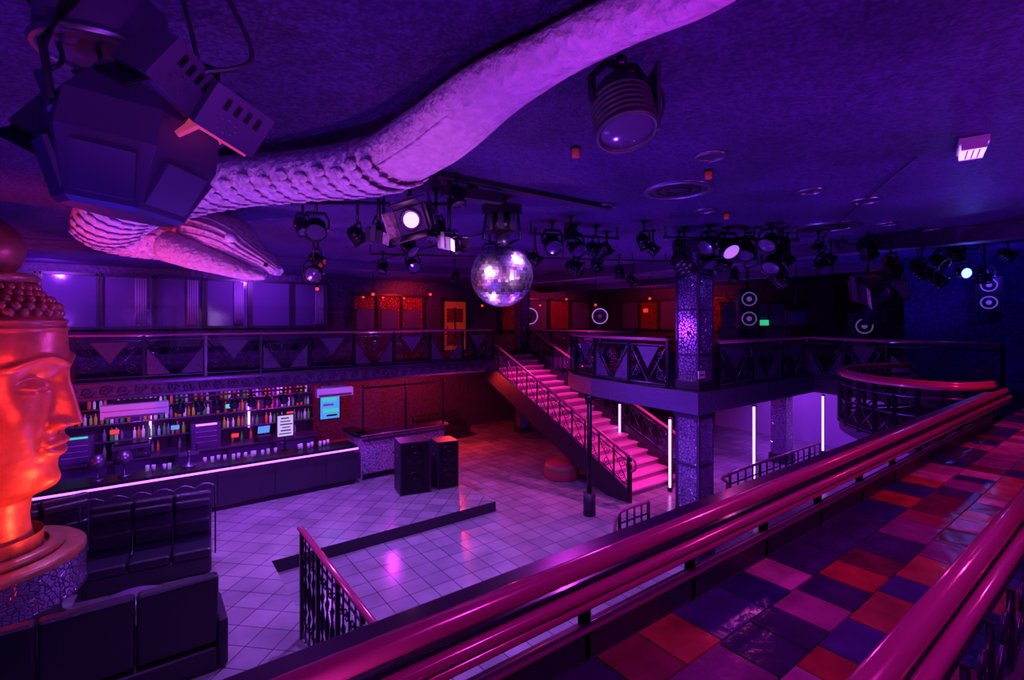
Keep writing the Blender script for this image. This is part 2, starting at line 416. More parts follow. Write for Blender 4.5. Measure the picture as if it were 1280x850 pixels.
groundrail('stair_well_railing',(7.6,6.6,ZL),(8.5,6.6,ZL),.95,4)
# ornate balustrade on platform edge
m=M()
zb=ZP; zt=1.7; X=1.82
m.tube([(X,7.5,zt+.02),(X,7.4,zt+.03),(X,4.2,zt+.03)],.045,RAIL,10,flat=.6)
m.tube([(X,7.4,zt-.12),(X,4.2,zt-.12)],.015,IRON,6); m.tube([(X,7.4,zb+.1),(X,4.2,zb+.1)],.02,IRON,6)
for i in range(17):
    y=7.4-i*.2
    if i%4==0: m.box((X,y,(zb+zt)/2),(.05,.05,zt-zb),BLK)
    else:
        m.lathe([(.012,0),(.012,.35),(.03,.42),(.012,.5),(.028,.62),(.035,.7),(.028,.78),(.012,.9),(.03,1.0),(.012,1.06),(.012,1.45)],(X,y,zb+.03),(0,0,1),BLK,8)
    spiral(m,(X,y-.1,zt-.28),V((0,1,0)),.08,1.5,BLK,.009,1 if i%2 else -1)
    spiral(m,(X,y-.1,zb+.3),V((0,1,0)),.08,1.5,BLK,.009,-1 if i%2 else 1)
m.done('wrought_iron_balustrade')
# ================================================================= BAR
m=M()
bx0,bx1,by=-6.2,4.7,13.5
m.box(((bx0+bx1)/2,by+.32,(ZP+1.2)/2),(bx1-bx0,.56,1.2-ZP),BLK2)
m.box(((bx0+bx1)/2,by+.3,1.235),(bx1-bx0+.1,.75,.06),BLK)
m.box(((bx0+bx1)/2,by-.08,1.18),(bx1-bx0+.1,.03,.045),LED)
m.box((bx1+.06,by+.3,1.18),(.03,.78,.045),LED)
for i in range(9): m.box((bx0+.6+i*1.25,by+.03,.68),(.9,.03,.72),BLK2)
m.box(((bx0+bx1)/2,by+.06,ZP+.06),(bx1-bx0,.1,.12),BLK)
m.done('bar_counter',.006)
m=M(); m.box((-1,18.0,(ZP+2.88)/2),(10.6,.15,2.88-ZP-.02),WALLD); m.done('wall_bar_back')
m=M()
m.box((-.6,16.4,.65),(10,.6,.9),BLK2); m.box((-.6,16.35,1.12),(10.1,.75,.05),MOTOR)
for z in(1.55,2.0,2.4): m.box((-.6,16.62,z),(10,.3,.03),MOTOR)
for i in range(9): m.box((-5.6+i*1.25,16.72,1.75),(.06,.1,1.3),BLK)
m.box((-.6,16.8,1.8),(10,.03,1.4),BLK2)
for i in range(8): m.box((-4.98+i*1.25,16.09,.66),(1.1,.03,.75),GLASS)
for x in(-3.2,.2,2.6): m.box((x,16.70,1.85),(.05,.04,.75),LEDW)
for x,mt in((-1.3,GREEN),(1.45,LED)):
    m.box((x,16.35,1.5),(.7,.55,.7),MOTOR); m.box((x,16.06,1.5),(.6,.02,.6),GLASS)
    m.box((x,16.04,1.81),(.5,.01,.05),mt)
    for q in(-.12,.02,.16): m.box((x,16.045,1.36+q+.1),(.5,.008,.01),WHITE)
for x,z,mt in((-2.3,1.32,GREEN),(-.55,1.8,REDS),(.75,1.75,SCRB),(2.2,1.33,REDS),(2.05,2.2,GREEN),(3.7,1.8,REDS),(-2.0,2.2,REDS)): m.box((x,16.46,z),(.22,.02,.15),BLK); m.box((x,16.447,z),(.19,.008,.12),mt)
m.done('back_bar_shelving',.004)
bot=[mat('bottle_%d'%i,c,.12,em=c,es=.22) for i,c in enumerate([(.05,.25,.1),(.4,.13,.03),(.4,.3,.6),(.2,.05,.3),(.4,.25,.06),(.55,.05,.08),(.6,.45,.7)])]  # bottles are no lamps: slight emission stands in for bar light on them
m=M()
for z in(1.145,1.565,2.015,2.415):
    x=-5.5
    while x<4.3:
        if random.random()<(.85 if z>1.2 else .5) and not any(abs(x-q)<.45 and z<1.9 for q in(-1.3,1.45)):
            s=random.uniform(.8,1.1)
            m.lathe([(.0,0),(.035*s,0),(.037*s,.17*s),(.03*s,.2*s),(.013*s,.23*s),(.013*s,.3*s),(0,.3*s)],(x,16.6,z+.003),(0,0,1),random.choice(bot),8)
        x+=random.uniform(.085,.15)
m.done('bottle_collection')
m=M()
for i in range(30):
    x=.1+i*.14+random.uniform(-.05,.05)
    if abs(x-.9)<.25 or abs(x-3.05)<.2: continue
    m.lathe([(0,0),(.035,0),(.04,.13),(.035,.13),(.03,.01)],(x,13.95+random.uniform(-.08,.08),1.267),(0,0,1),WHITE if i%3 else bot[2],8)
m.done('drinking_glasses')
def tap(x):
    m=M(); m.lathe([(.0,0),(.16,0),(.14,.03),(.03,.08),(.025,.3),(.05,.36),(0,.37)],(0,0,0),(0,0,1),MOTOR,14); m.tube([(0,0,.3),(0,-.12,.34),(0,-.16,.25)],.018,MOTOR,8)
    for q in(-.15,.15): m.cyl((q,0,.3),(q,-.05,.5),.012,BLK)
    m.box((0,0,.3),(.4,.08,.08),MOTOR); m.done('beer_tap',0,loc=(x,13.9,1.265))
tap(.9)
m=M(); m.box((0,0,.08),(.4,.35,.16),BLK2); m.box((0,.02,.32),(.36,.03,.26),BLK2,(.25,0,0)); m.box((0,0,.32),(.32,.02,.21),SCRB,(.25,0,0)); m.box((0,.06,.2),(.06,.06,.14),BLK); m.done('cash_register',.006,loc=(2.9,16.1,1.147),rz=.1)
m=M(); m.box((0,0,.3),(.8,.45,.1),MOTOR); m.box((0,.12,.17),(.8,.2,.34),MOTOR); m.box((0,0,.02),(.8,.45,.04),BLK); m.box((0,0,.38),(.7,.4,.04),BLK)
for q in(-.22,.22): m.cyl((q,-.12,.2),(q,-.12,.26),.05,BLK); m.cyl((q,-.12,.21),(q,-.3,.19),.015,BLK)
m.done('coffee_machine',.01,loc=(-.2,16.2,1.147))
def lampshade(x,y):
    m=M(); m.lathe([(.0,0),(.12,0),(.1,.03),(.02,.05),(.02,.3),(.2,.3),(.1,.55),(.0,.56)],(x,y,1.266),(0,0,1),MOTOR,16); m.done('table_lamp')
lampshade(-.75,13.8);lampshade(-.3,13.85)
m=M(); m.box((0,0,.3),(.44,.05,.6),BLK); m.box((0,-.03,.3),(.38,.02,.54),PAPER)
for i in range(6): m.box((random.uniform(-.03,.03),-.045,.1+i*.08),(.3-.05*(i%3),.008,.03),BLK if i%2 else bot[0])
m.cyl((0,.02,-.34),(0,.02,0),.02,BLK); m.cyl((0,.02,-.34),(0,.02,-.32),.1,BLK)
m.done('menu_board',0,loc=(3.05,14.1,1.61)); 
m=M(); m.box((0,0,0),(.6,.06,.76),BLK); m.box((0,-.035,0),(.54,.01,.70),SCRB); m.box((-.02,-.042,.2),(.4,.006,.10),GREEN); m.box((-.05,-.042,.05),(.3,.006,.06),WHITE); m.box((.02,-.042,-.12),(.42,.006,.10),GREEN);m.box((.05,-.042,-.26),(.3,.006,.05),BLK); m.cyl((0,.03,.38),(0,.03,.68),.02,BLK); m.done('video_screen',0,loc=(4.4,14.75,2.19))
m=M()
for i,(x,z,k) in enumerate(((-.5,.0,5),(-.18,.03,6),(.12,-.02,4),(.4,.05,5))): m.box((x,0,z),(.24,.02,.42),BLK); m.box((x,-.012,z),(.2,.01,.36),bot[k])
m.done('poster_set',0,loc=(3.3,17.91,2.2))
m=M(); m.box((0,0,0),(1.0,.22,.24),WHITE); m.box((0,-.12,-.06),(.9,.04,.06),MOTOR); m.box((0,.14,.1),(.7,.1,.14),MOTOR); m.done('air_conditioner',.02,loc=(4.35,14.15,2.68))
m=M(); m.box((0,0,0),(1.25,.24,.3),WHITE); m.box((0,-.1,-.12),(1.1,.09,.05),MOTOR); m.box((0,-.125,.02),(1.2,.01,.01),MOTOR); m.box((0,.1,.17),(.8,.1,.12),BLK); m.done('air_conditioner',.03,loc=(-.1,14.3,2.64))
# ================================================================= DJ BOOTH
m=M()
m.box((6.3,13.75,.8),(2.6,.12,1.2),LEO); m.box((5.0,14.2,.8),(.12,1.0,1.2),LEO); 
m.box((6.3,13.85,1.44),(2.8,.5,.08),BLK); m.box((5.0,14.3,1.44),(.4,1.1,.08),BLK)
m.box((6.3,13.66,1.3),(2.65,.06,.06),IRON); m.box((6.3,13.66,.3),(2.65,.06,.12),BLK)
m.box((6.2,14.4,1.1),(2.2,.7,.06),BLK2)
for x in(5.2,7.2): m.box((x,14.4,.65),(.08,.6,.86),BLK2)
m.box((6.3,14.4,1.2),(.5,.4,.14),MOTOR)
for x in(5.7,6.9): m.box((x,14.4,1.17),(.42,.38,.08),BLK); m.cyl((x,14.4,1.21),(x,14.4,1.225),.15,MOTOR)
for x,y in((7.55,13.7),(5.0,13.7),(6.3,13.7)): m.cyl((x,y,1.48),(x,y,2.86),.03,BLK)
m.box((6.3,13.7,2.78),(2.6,.06,.05),BLK); m.box((6.3,13.58,1.45),(2.8,.02,.03),RAILM)
m.done('dj_booth',.006)
def speaker(name,x,y,w,d,h,z,rz=0,rings=2,rm=MOTOR):
    m=M(); m.box((0,0,h/2),(w,d,h),BLK2)
    m.box((0,-d/2-.01,h/2),(w*.9,.02,h*.94),BLK)
    for i in range(rings):
        zz=h*(i+.5)/rings; r=min(w,h/rings)*.38
        m.lathe([(r,0),(r,.02),(r*.86,.025),(r*.8,.0)],(0,-d/2-.02,zz),(0,-1,0),rm,24)
        m.lathe([(r*.8,.003),(r*.35,.006)],(0,-d/2-.02,zz),(0,-1,0),BLK,24)
        m.lathe([(r*.35,.006),(r*.28,.03),(0,.04)],(0,-d/2-.02,zz),(0,-1,0),rm,20)
    for s in(-1,1): m.box((s*w/2,0,h*.7),(.02,.15,.05),MOTOR)
    return m.done(name,.01,loc=(x,y,z),rz=rz)
speaker('loudspeaker',5.75,12.1,.8,.7,1.35,ZP,-.2,2,BLK); speaker('loudspeaker',6.62,11.95,.6,.6,1.25,ZP,-.1,2,BLK)
# ================================================================= NORTH WALL WINDOWS (mezzanine)
k=1
for i in range(9):
    w=1.25;m=M();x=-5.6+i*1.32
    m.box((x,18.97,5.25),(w,.02,1.5),GLASS)
    for s in(-1,1): m.box((x+s*w/2,18.93,5.25),(.08,.1,1.62),FRAME)
    m.box((x,18.93,6.03),(w,.1,.08),FRAME); m.box((x,18.93,4.47),(w,.12,.08),FRAME)
    if i in(4,5,6,8):
        for f in range(5): m.cyl((x+w*.16+f*.06,18.93,4.55),(x+w*.16+f*.06,18.93,5.98),.035,CURT,n=8)
    m.done('window_%d'%k);k+=1
m=M(); m.box((-.2,18.9,4.1),(12.4,.1,.5),BLK2); m.done('trim_5')
m=M(); m.box((11.0,18.93,4.45),(1.1,.08,2.1),ORANGE); 
for s in(-1,1): m.box((11+s*.6,18.9,4.5),(.1,.12,2.3),FRAME)
m.box((11,18.9,5.6),(1.3,.12,.1),FRAME); m.box((11,18.88,4.4),(.05,.05,1.7),FRAME)
for z in(3.9,4.9): m.box((11,18.885,z),(.8,.02,.6),LACE)
m.cyl((10.6,18.86,4.3),(10.6,18.86,4.5),.02,MOTOR); m.done('door_1')
m=M(); m.box((8.0,18.95,4.9),(3.2,.03,1.5),LACE)
for i in range(4): m.box((6.5+i*1.0,18.88,4.9),(.1,.08,1.6),FRAME)
for i in range(3): m.box((7.0+i*1.0,18.9,4.75),(.7,.03,.8),GLASS); 
m.box((8,18.88,5.7),(3.3,.1,.1),FRAME)
for x in(6.9,7.7,8.6): m.cyl((x,18.86,5.55),(x,18.86,5.62),.04,LENSR,n=10)
m.done('lace_wall_panel')
# glazed openings along the east wall of the gallery
for i in range(6):
    m=M(); yy=11.6+i*1.25
    m.box((21.46,yy,4.95),(.03,1.1,1.4),LACE if i%3==1 else GLASS)
    for s in(-1,1): m.box((21.42,yy+s*.58,4.95),(.1,.08,1.55),FRAME)
    m.box((21.42,yy,5.72),(.1,1.24,.08),FRAME); m.box((21.42,yy,4.2),(.1,1.24,.08),FRAME)
    if i%2==0: m.box((21.4,yy+.2,5.2),(.03,.3,.2),REDS)
    m.done('window_%d'%k);k+=1
for i in range(4):
    m=M(); xx=14.2+i*1.5
    m.box((xx,18.96,4.95),(1.3,.03,1.4),GLASS if i%2 else LACE)
    for s in(-1,1): m.box((xx+s*.68,18.92,4.95),(.08,.1,1.55),FRAME)
    m.box((xx,18.92,5.72),(1.44,.1,.08),FRAME); m.box((xx,18.92,4.2),(1.44,.1,.08),FRAME)
    m.done('window_%d'%k);k+=1
def table(x,y,z):
    m=M(); m.cyl((x,y,z),(x,y,z+.03),.25,BLK); m.cyl((x,y,z),(x,y,z+.72),.035,BLK); m.cyl((x,y,z+.72),(x,y,z+.76),.38,BLK,n=24)
    m.done('bistro_table')
for p in((14.5,13.5),(16.5,12),(8.2,16.5),(3,16.8),(17.5,8.2)): table(p[0],p[1],ZM)
def stool(x,y,z):
    m=M(); m.cyl((x,y,z),(x,y,z+.03),.2,BLK); m.cyl((x,y,z+.03),(x,y,z+.42),.03,MOTOR); m.lathe([(0,0),(.2,0),(.22,.04),(.21,.09),(0,.11)],(x,y,z+.42),(0,0,1),RAILD,18); m.done('bar_stool')
for p in((15.2,13.1),(14.1,14.3),(8.9,16.9),(17.2,12.3),(16.9,8.8)): stool(p[0],p[1],ZM)
# ================================================================= RIGHT SIDE ITEMS
speaker('loudspeaker',14.4,7.6,.55,.5,1.15,4.45,-.9,2,CONE)
m=M(); m.cyl((14.4,7.6,5.62),(14.4,7.6,ZC-.01),.03,BLK); m.box((14.4,7.6,5.63),(.3,.3,.04),BLK); m.done('speaker_bracket')
speaker('loudspeaker',17.2,5.6,.6,.5,.8,4.12,-1.0,1,CONE)
speaker('loudspeaker',15.75,2.6,.45,.4,.8,4.9,-1.35,2,CONE)
m=M(); m.box((17.2,5.6,3.7),(.5,.4,.8),BLK2); m.box((17.2,5.6,3.33),(.7,.6,.06),BLK); m.done('speaker_stand',.01)
m=M(); m.box((0,0,.55),(2.4,.6,1.1),BLK2); m.box((0,0,1.14),(2.5,.7,.06),BLK)
for i in range(5): m.box((-1.1+i*.55,.2,1.6),(.05,.05,.9),BLK)
m.box((0,.2,2.05),(2.4,.1,.06),BLK)
for i in range(4): m.box((-.82+i*.55,.22,1.6),(.48,.02,.8),GLASS)
m.box((-.3,.1,1.3),(.5,.02,.2),SCRB); m.box((.4,.1,1.3),(.3,.02,.2),GREEN)
m.done('glazed_bar_cabinet',.006,loc=(18.6,9.6,ZM),rz=-1.0)
m=M(); m.box((0,0,0),(.34,.06,.17),WHITE); m.box((0,-.035,0),(.31,.01,.14),GREEN)
m.box((-.06,-.042,0),(.10,.006,.03),WHITE,(0,.5,0)); m.cyl((-.02,-.04,.04),(-.02,-.046,.04),.015,WHITE,n=8); m.box((.09,-.042,0),(.07,.006,.02),WHITE)
m.cyl((0,0,.085),(0,0,.65),.012,BLK)
m.done('exit_sign',0,loc=(16.9,10.4,5.35),rz=-.6)
m=M(); m.box((8.84,5.59,3.62),(.22,.02,.15),WHITE); m.box((8.84,5.578,3.62),(.14,.01,.03),BLK); m.done('column_notice')
def ringfan(p,r):
    m=M();c=V(p);ax=-(V((c.x,c.y,0))).normalized();F=frame(ax)
    for q in(1,.72,.42):
        m.tube([c+F@V((r*q*math.cos(t*pi/12),r*q*math.sin(t*pi/12),0)) for t in range(24)],.025,RINGG if q==1 else MOTOR,6,closed=True)
    m.cyl(c,c+ax*.06,.09*r/.35,WHITE)
    for i in range(8):
        a=i*pi/4; m.tube([c,c+F@V((r*math.cos(a),r*math.sin(a),0))],.012,MOTOR,5)
    m.cyl(c-ax*.02,c-ax*.2,.1,BLK); m.cyl(c-ax*.1,V((c.x-ax.x*.1,c.y-ax.y*.1,ZC-.01)),.02,BLK)
    m.done('ceiling_hung_fan')
ringfan(A(.78,22,4.87),.35); ringfan(A(3.9,22,4.87),.33)
for (r,d,z,w,h) in((8.3,14.5,4.75,.6,.45),(10.6,14.5,4.8,.7,.5),(6.9,19,4.7,1.0,.6)):
    m=M();c=A(r,d,z); R=Euler((0,0,-.64)).to_matrix()
    m.box(c,(w,.12,h),BLK2,R); m.box(c+R@V((0,-.065,0)),(w-.08,.01,h-.08),GLASS,R); m.cyl(c+V((0,0,h/2)),V((c.x,c.y,ZC-.01)),.02,BLK); m.done('hanging_screen')
# ================================================================= GIANT HEAD STATUE
m=M()
hc=V((-1.78,9.76,0)); z0h=2.25;FH=3.05; ROT=-.3
smoothf=[(-.32,.6),(-.1,.52),(-.02,.54),(.04,.72),(.15,.80),(.3,.86),(.5,.90),(.62,.95),(.75,.94),(.86,.82),(.94,.6),(1,.3)]
side=[(-.32,.62),(-.1,.48),(0,.5),(.06,.6),(.2,.72),(.4,.80),(.5,.80),(.65,.82),(.85,.7),(.95,.48),(1,.25)]
back=[(-.32,.7),(-.1,.6),(.15,.7),(.4,.9),(.65,.95),(.85,.8),(.95,.55),(1,.3)]
g=lambda x,c,s:math.exp(-((x-c)/s)**2)
def headr(th,v):
    fs_,sd,bk=lerp(smoothf,v),lerp(side,v),lerp(back,v)
    a=fs_ if abs(th)<pi/2 else bk
    r=1/math.sqrt((math.cos(th)/a)**2+(math.sin(th)/sd)**2)
    t=abs(th)
    r+=.16*g(t,0,.26)*g(v,.065,.05)
    r+=.07*g(t,0,.42)*g(v,.22,.09)
    lw=max(0,1-(t/.36)**2)
    r+=.085*lw*g(v,.19+.02*(t/.36)**2,.022)
    r+=.085*lw*g(v,.243-.018*(t/.36)**2,.02)*(1-.3*g(t,0,.05))
    r-=.035*g(v,.217+.012*(t/.36)**2,.007)*(1-(t/.42)**2 if t<.42 else 0)
    r-=.04*g(t,0,.06)*g(v,.285,.02)
    if .26<v<.62:
        k=(v-.325)/.265
        hgt=.23*(1-k)**1.1+.07 if 0<=k<=1 else (.30*g(v,.325,.022) if k<0 else .07*g(v,.59,.02))
        wid=.095+.06*(1-min(1,max(0,k)))
        r+=hgt*g(t,0,wid)
    r+=.11*g(t,.19,.07)*g(v,.328,.024)
    r-=.03*g(t,.36,.06)*g(v,.28,.05)
    r+=.06*g(t,.62,.26)*g(v,.36,.09)
    r-=.13*g(t,.40,.22)*g(v,.53,.05)
    r+=.13*g(t,.43,.15)*g(v,.505,.032)
    if .16<t<.68:
        u=(t-.43)/.26
        r-=.045*(1-u*u)*g(v,.487+.012*u*u,.0055)
        r-=.03*(1-u*u)*g(v,.545-.02*u*u,.006)
    if t<1.0:
        r+=.075*g(v,.60+.035*math.sin(min(1,t/.75)*pi)-.02*(t>.75)*(t-.75)*3,.013)*(1-g(t,0,.06)*.6)*(1-max(0,(t-.7)/.3))
    r+=.06*g(v,.80,.014)+.03*g(v,.765,.008)
    return r
nz,na=220,220;vs=[]
for i in range(nz+1):
    v=-.32+1.32*i/nz
    for j in range(na):
        th=2*pi*j/na; th=th if th<=pi else th-2*pi
        r=headr(th,v)
        vs.append(hc+V((r*math.cos(th+ROT),r*math.sin(th+ROT),z0h+v*FH)))
m.add(vs,[(i*na+j,i*na+(j+1)%na,(i+1)*na+(j+1)%na,(i+1)*na+j) for i in range(nz) for j in range(na)],STONE,True)
m.add([vs[nz*na+j] for j in range(na)],[tuple(range(na))],STONE,True)
for q in range(6):
    v=.835+q*.028
    for j in range(34):
        th=-pi+2*pi*(j+.5*(q%2))/34; r=headr(th,v)
        m.sph(hc+V((r*math.cos(th+ROT),r*math.sin(th+ROT),z0h+v*FH)),.075,STONE,n=8)
m.sph((hc.x-.12,hc.y,z0h+FH+.38),.6,STONE,(1,1,.85),28)
m.lathe([(.66,0),(.72,.06),(.66,.12)],(hc.x-.08,hc.y,z0h+FH-.08),(0,0,1),STONE,28)
ca,sa=math.cos(ROT),math.sin(ROT)
def hl(x,y,z): return V((hc.x+x*ca-y*sa,hc.y+x*sa+y*ca,z))
for sg in(-1,1):
    E=lambda x,y,z:hl(x-.12,sg*.80+sg*y,z)
    pts=[E(.1,0,4.15),E(.12,.06,4.3),E(-.08,.14,4.42),E(-.28,.14,4.25),E(-.26,.1,3.9),E(-.12,.04,3.5),E(-.08,-.02,3.0),E(.04,-.04,2.85),E(.1,-.03,3.0),E(.05,0,3.5),E(.08,0,3.8)]
    m.tube(catmull(pts,5,True),.075,STONE,8,closed=True)
    m.plate([E(.06,0,3.2),E(.06,0,4.1),E(-.1,.06,4.3),E(-.22,.05,3.9),E(-.05,0,3.2)],.06,STONE)
m.lathe([(.72,0),(.9,-.02),(.9,-.07),(.8,-.08),(0,-.08)],(hc.x,hc.y,1.545),(0,0,1),STONE,36)
m.lathe([(.66,-.26),(.66,0)],(hc.x,hc.y,1.72),(0,0,1),STONE,36)
m.done('giant_head_statue')
m=M()
m.lathe([(0,1.46),(1.08,1.46),(1.13,1.42),(1.13,1.36)],(hc.x,hc.y,0),(0,0,1),STONE,48)
m.lathe([(1.13,1.36),(1.12,.92),(1.14,.86),(.95,.8)],(hc.x,hc.y,0),(0,0,1),MOSA,48)
m.lathe([(.95,.8),(.85,.7),(.85,ZP+.1),(.95,ZP+.08),(.95,ZP)],(hc.x,hc.y,0),(0,0,1),BLK2,48)
m.done('round_mosaic_pedestal')
# ================================================================= SOFAS
def sofa(name,n,segw,loc,rz,bh=1.05,arms=True,trim=False):
    m=M();L=n*segw
    m.box((0,0,.16),(L,.78,.3),BLK2)
    for i in range(n):
        x=-L/2+segw*(i+.5)
        m.box((x,-.08,.38),(segw-.015,.66,.16),LEA)
        m.box((x,.34,.42+(bh-.42)/2),(segw-.008,.16,bh-.30),LEA,(-.12,0,0))
        m.box((x,.27,bh-.12),(segw-.03,.14,.16),LEA,(-.12,0,0))
        m.box((x,.25,.66),(segw-.04,.1,.28),LEA,(-.12,0,0))
    if arms:
        for s in(-1,1): m.box((s*(L/2+.05),0,.34),(.12,.8,.62),LEA)
    m.done(name,.045,loc=loc,rz=rz,seg=3)
sofa('leather_banquette',3,.6,(.15,10.75,ZP),-.1,1.2,False)
sofa('leather_banquette',2,.7,(-1.35,11.75,ZP),.3,1.2,False)
sofa('leather_banquette',4,.85,(-.9,7.75,ZP),pi,1.2)
sofa('leather_banquette',3,.8,(-2.3,5.8,ZP),pi,1.1)
# scalloped metal trim standing behind the banquette
m=M(); pts=[]
for i in range(49):
    t=i/48; x=-.85+t*2.0; yv=11.32-.2*t
    pts.append((x,yv,ZP+1.30+.07*abs(math.sin(t*pi*6))))
m.tube(pts,.014,MOTOR,6)
for i in(0,16,32,48): m.cyl((pts[i][0],pts[i][1],ZP),pts[i],.014,BLK,n=6)
m.done('scalloped_divider_rail')
TT=mat('table_top_grey',(.2,.12,.3),.25)
def cocktail(x,y,r=.42):
    m=M(); m.cyl((x,y,ZP),(x,y,ZP+.03),.26,BLK,n=24); m.cyl((x,y,ZP+.03),(x,y,ZP+.5),.04,BLK); m.lathe([(0,.5),(r,.5),(r+.01,.52),(r,.55),(0,.55)],(x,y,ZP),(0,0,1),TT,28); m.done('cocktail_table')
cocktail(-.1,8.85,.36); cocktail(-2.1,6.8,.38)
m=M();
m.lathe([(0,0),(.5,0),(.52,.05),(.52,.36),(.48,.44),(0,.46)],(0,0,0),(0,0,1),mat('pouf_red',(.5,.06,.12),.5),28); m.lathe([(.53,.30),(.54,.34),(.53,.37)],(0,0,0),(0,0,1),mat('pouf_band',(.2,.3,.1),.5),28)
m.done('round_pouf',0,loc=tuple(A(1.5,15.0,ZL)))
sofa('leather_banquette',3,.7,(9.6,17.6,ZL),0,.95)
# ================================================================= CEILING SERPENT
m=M()
sp=[(1.0,2.0,6.17,.13),(.82,2.2,6.16,.15),(.54,2.42,6.16,.16),(.22,2.72,6.15,.18),(-.15,3.1,6.12,.24),(-.57,3.65,6.06,.30),(-1.12,4.15,6.0,.31),(-1.9,4.55,6.03,.30),(-2.75,4.85,6.06,.32),(-3.6,5.2,6.06,.38),(-4.6,5.9,6.05,.4),(-5.6,6.9,5.98,.4),(-5.5,7.35,5.93,.40),(-4.9,7.4,5.9,.40),(-4.4,7.35,5.9,.38)]
C=catmull([A(a,b,c) for a,b,c,_ in sp],8); Rr=rads([q[3] for q in sp],8)
cut=8*6
m.tube(C[:cut+1],Rr[:cut+1],SNK,22,flat=.62); m.tube(C[cut:],Rr[cut:],SCALE,22,flat=.7)
for off in(-.45,.0,.4):
    pts=[]
    for i in range(30,cut+6):
        t=(C[i+1]-C[i-1]).normalized();sx=t.cross(V((0,0,1))).normalized()
        pts.append(C[i]+sx*Rr[i]*off*1.5-V((0,0,Rr[i]*.62*math.sqrt(1-min(.9,(off*1.5)**2))-.012)))
    m.tube(pts,[.02*min(1,(k+1)/8) for k in range(len(pts))],SNK,6)
for i in range(cut-2,len(C)-4,2):
    t=(C[i+1]-C[i-1]).normalized();sx=t.cross(V((0,0,1))).normalized()
    for k in range(-4,5):
        a=k*.3+(.15 if (i//2)%2 else 0)
        nrm=(sx*math.sin(a)*.7-V((0,0,math.cos(a)))).normalized()
        p=C[i]+sx*Rr[i]*math.sin(a)-V((0,0,Rr[i]*.7*math.cos(a)))
        tt=t-nrm*.25; tt.normalize(); bb=nrm.cross(tt).normalized(); n2=tt.cross(bb)
        Rm=Matrix((tt,bb,n2)).transposed()
        m.sph(p,Rr[i]*.28,SCALE,(1.25,.62,.2),n=10,R=Rm)
hd=[(-4.6,7.35,5.92,.40),(-4.25,7.15,5.93,.47),(-3.95,7.0,5.84,.42),(-3.68,6.95,5.66,.30),(-3.42,6.9,5.5,.19),(-3.22,6.88,5.36,.08)]
H=catmull([A(a,b,c) for a,b,c,_ in hd],6);HR=rads([q[3] for q in hd],6)
m.tube(H,HR,SNK,22,flat=.7)
jw=[(-4.75,6.85,5.72,.22),(-4.3,6.75,5.58,.2),(-3.95,6.7,5.46,.15),(-3.6,6.7,5.34,.1),(-3.35,6.75,5.29,.04)]
m.tube(catmull([A(a,b,c) for a,b,c,_ in jw],5),rads([q[3] for q in jw],5),SNK,14)
vw=-CF
for kk in range(6):
    o=-.75+kk*.3; pts=[]
    for i in range(1,len(H)-1):
        t=(H[i+1]-H[i-1]).normalized();sx=t.cross(V((0,0,1))).normalized();u=sx.cross(t)
        s1=1 if sx.dot(vw)>0 else -1
        pts.append(H[i]+sx*s1*HR[i]*math.cos(o)*.98+u*HR[i]*.7*math.sin(o)*.98)
    m.tube(pts,.024,SNK,6)
m.sph(H[16]+vw*.32+V((0,0,.08)),.07,WHITE); m.sph(H[26]+vw*.16,.03,BLK)
for (a,b,c) in((-5.2,6.9,6.16),(-4.9,6.75,6.2),(-4.55,6.7,6.22)):
    m.tube(catmull([A(-4.1,7.0,5.98),A((a-4.2)/2-.1,6.85,6.12),A(a,b,c)],4),rads([.12,.09,.02],4),SNK,10)
m.done('ceiling_serpent_sculpture')
# ================================================================= LIGHT FIXTURES
def parcan(p,aim,s=.16,lens=LENS,top=ZC-.01,name='par_can_light'):
    m=M();c=V(p);ax=V(aim).normalized();
    m.lathe([(0,-1.35*s),(.35*s,-1.33*s),(.62*s,-1.1*s),(.8*s,-.7*s),(.86*s,-.65*s),(.86*s,-.55*s),(.8*s,-.5*s),(.84*s,-.2*s),(.9*s,-.15*s),(.84*s,-.1*s),(.84*s,.15*s),(.92*s,.2*s),(.84*s,.25*s),(.88*s,.6*s),(1.0*s,.62*s),(1.0*s,.8*s),(.85*s,.8*s),(.82*s,.66*s)],c,ax,BLK,20)
    m.lathe([(.84*s,.66*s),(.4*s,.7*s),(0,.72*s)],c,ax,lens,20)
    side=ax.cross(V((0,0,1)))
    side=side.normalized() if side.length>.1 else V((1,0,0))
    up=V((0,0,1))
    y=[c-side*1.08*s,c-side*1.12*s+up*.9*s,c-side*.8*s+up*1.5*s,c+side*.8*s+up*1.5*s,c+side*1.12*s+up*.9*s,c+side*1.08*s]
    m.tube(y,1,BLK,4,prof=(.06*s,.13*s))
    for q in(-1,1): m.cyl(c+side*q*.8*s,c+side*q*1.2*s,.12*s,MOTOR,n=8)
    t=c+up*1.5*s
    if top>t.z+.01: m.cyl(t,V((t.x,t.y,top)),.014+.03*s,BLK,n=8); m.cyl(V((t.x,t.y,top-.03)),V((t.x,t.y,top)),.35*s,BLK,n=10)
    m.done(name)
m=M(); c=A(.66,3.0,6.0); ax=V((-.10,-.30,-.9)).normalized()
prof=[(0,-.19),(.05,-.19),(.10,-.17),(.14,-.12),(.165,-.05)]
for k_ in range(6): z=-.03+k_*.035; prof+=[(.168,z),(.188,z+.006),(.188,z+.014),(.168,z+.02)]
prof+=[(.17,.18),(.19,.19),(.19,.21),(.16,.21),(.155,.19)]
m.lathe(prof,c,ax,BLK2,28); m.lathe([(.16,.19),(.1,.205),(0,.21)],c,ax,LENS,28); m.lathe([(.04,-.19),(.04,-.21),(0,-.215)],c,ax,MOTOR,14)
sd=ax.cross(V((0,0,1))).normalized()
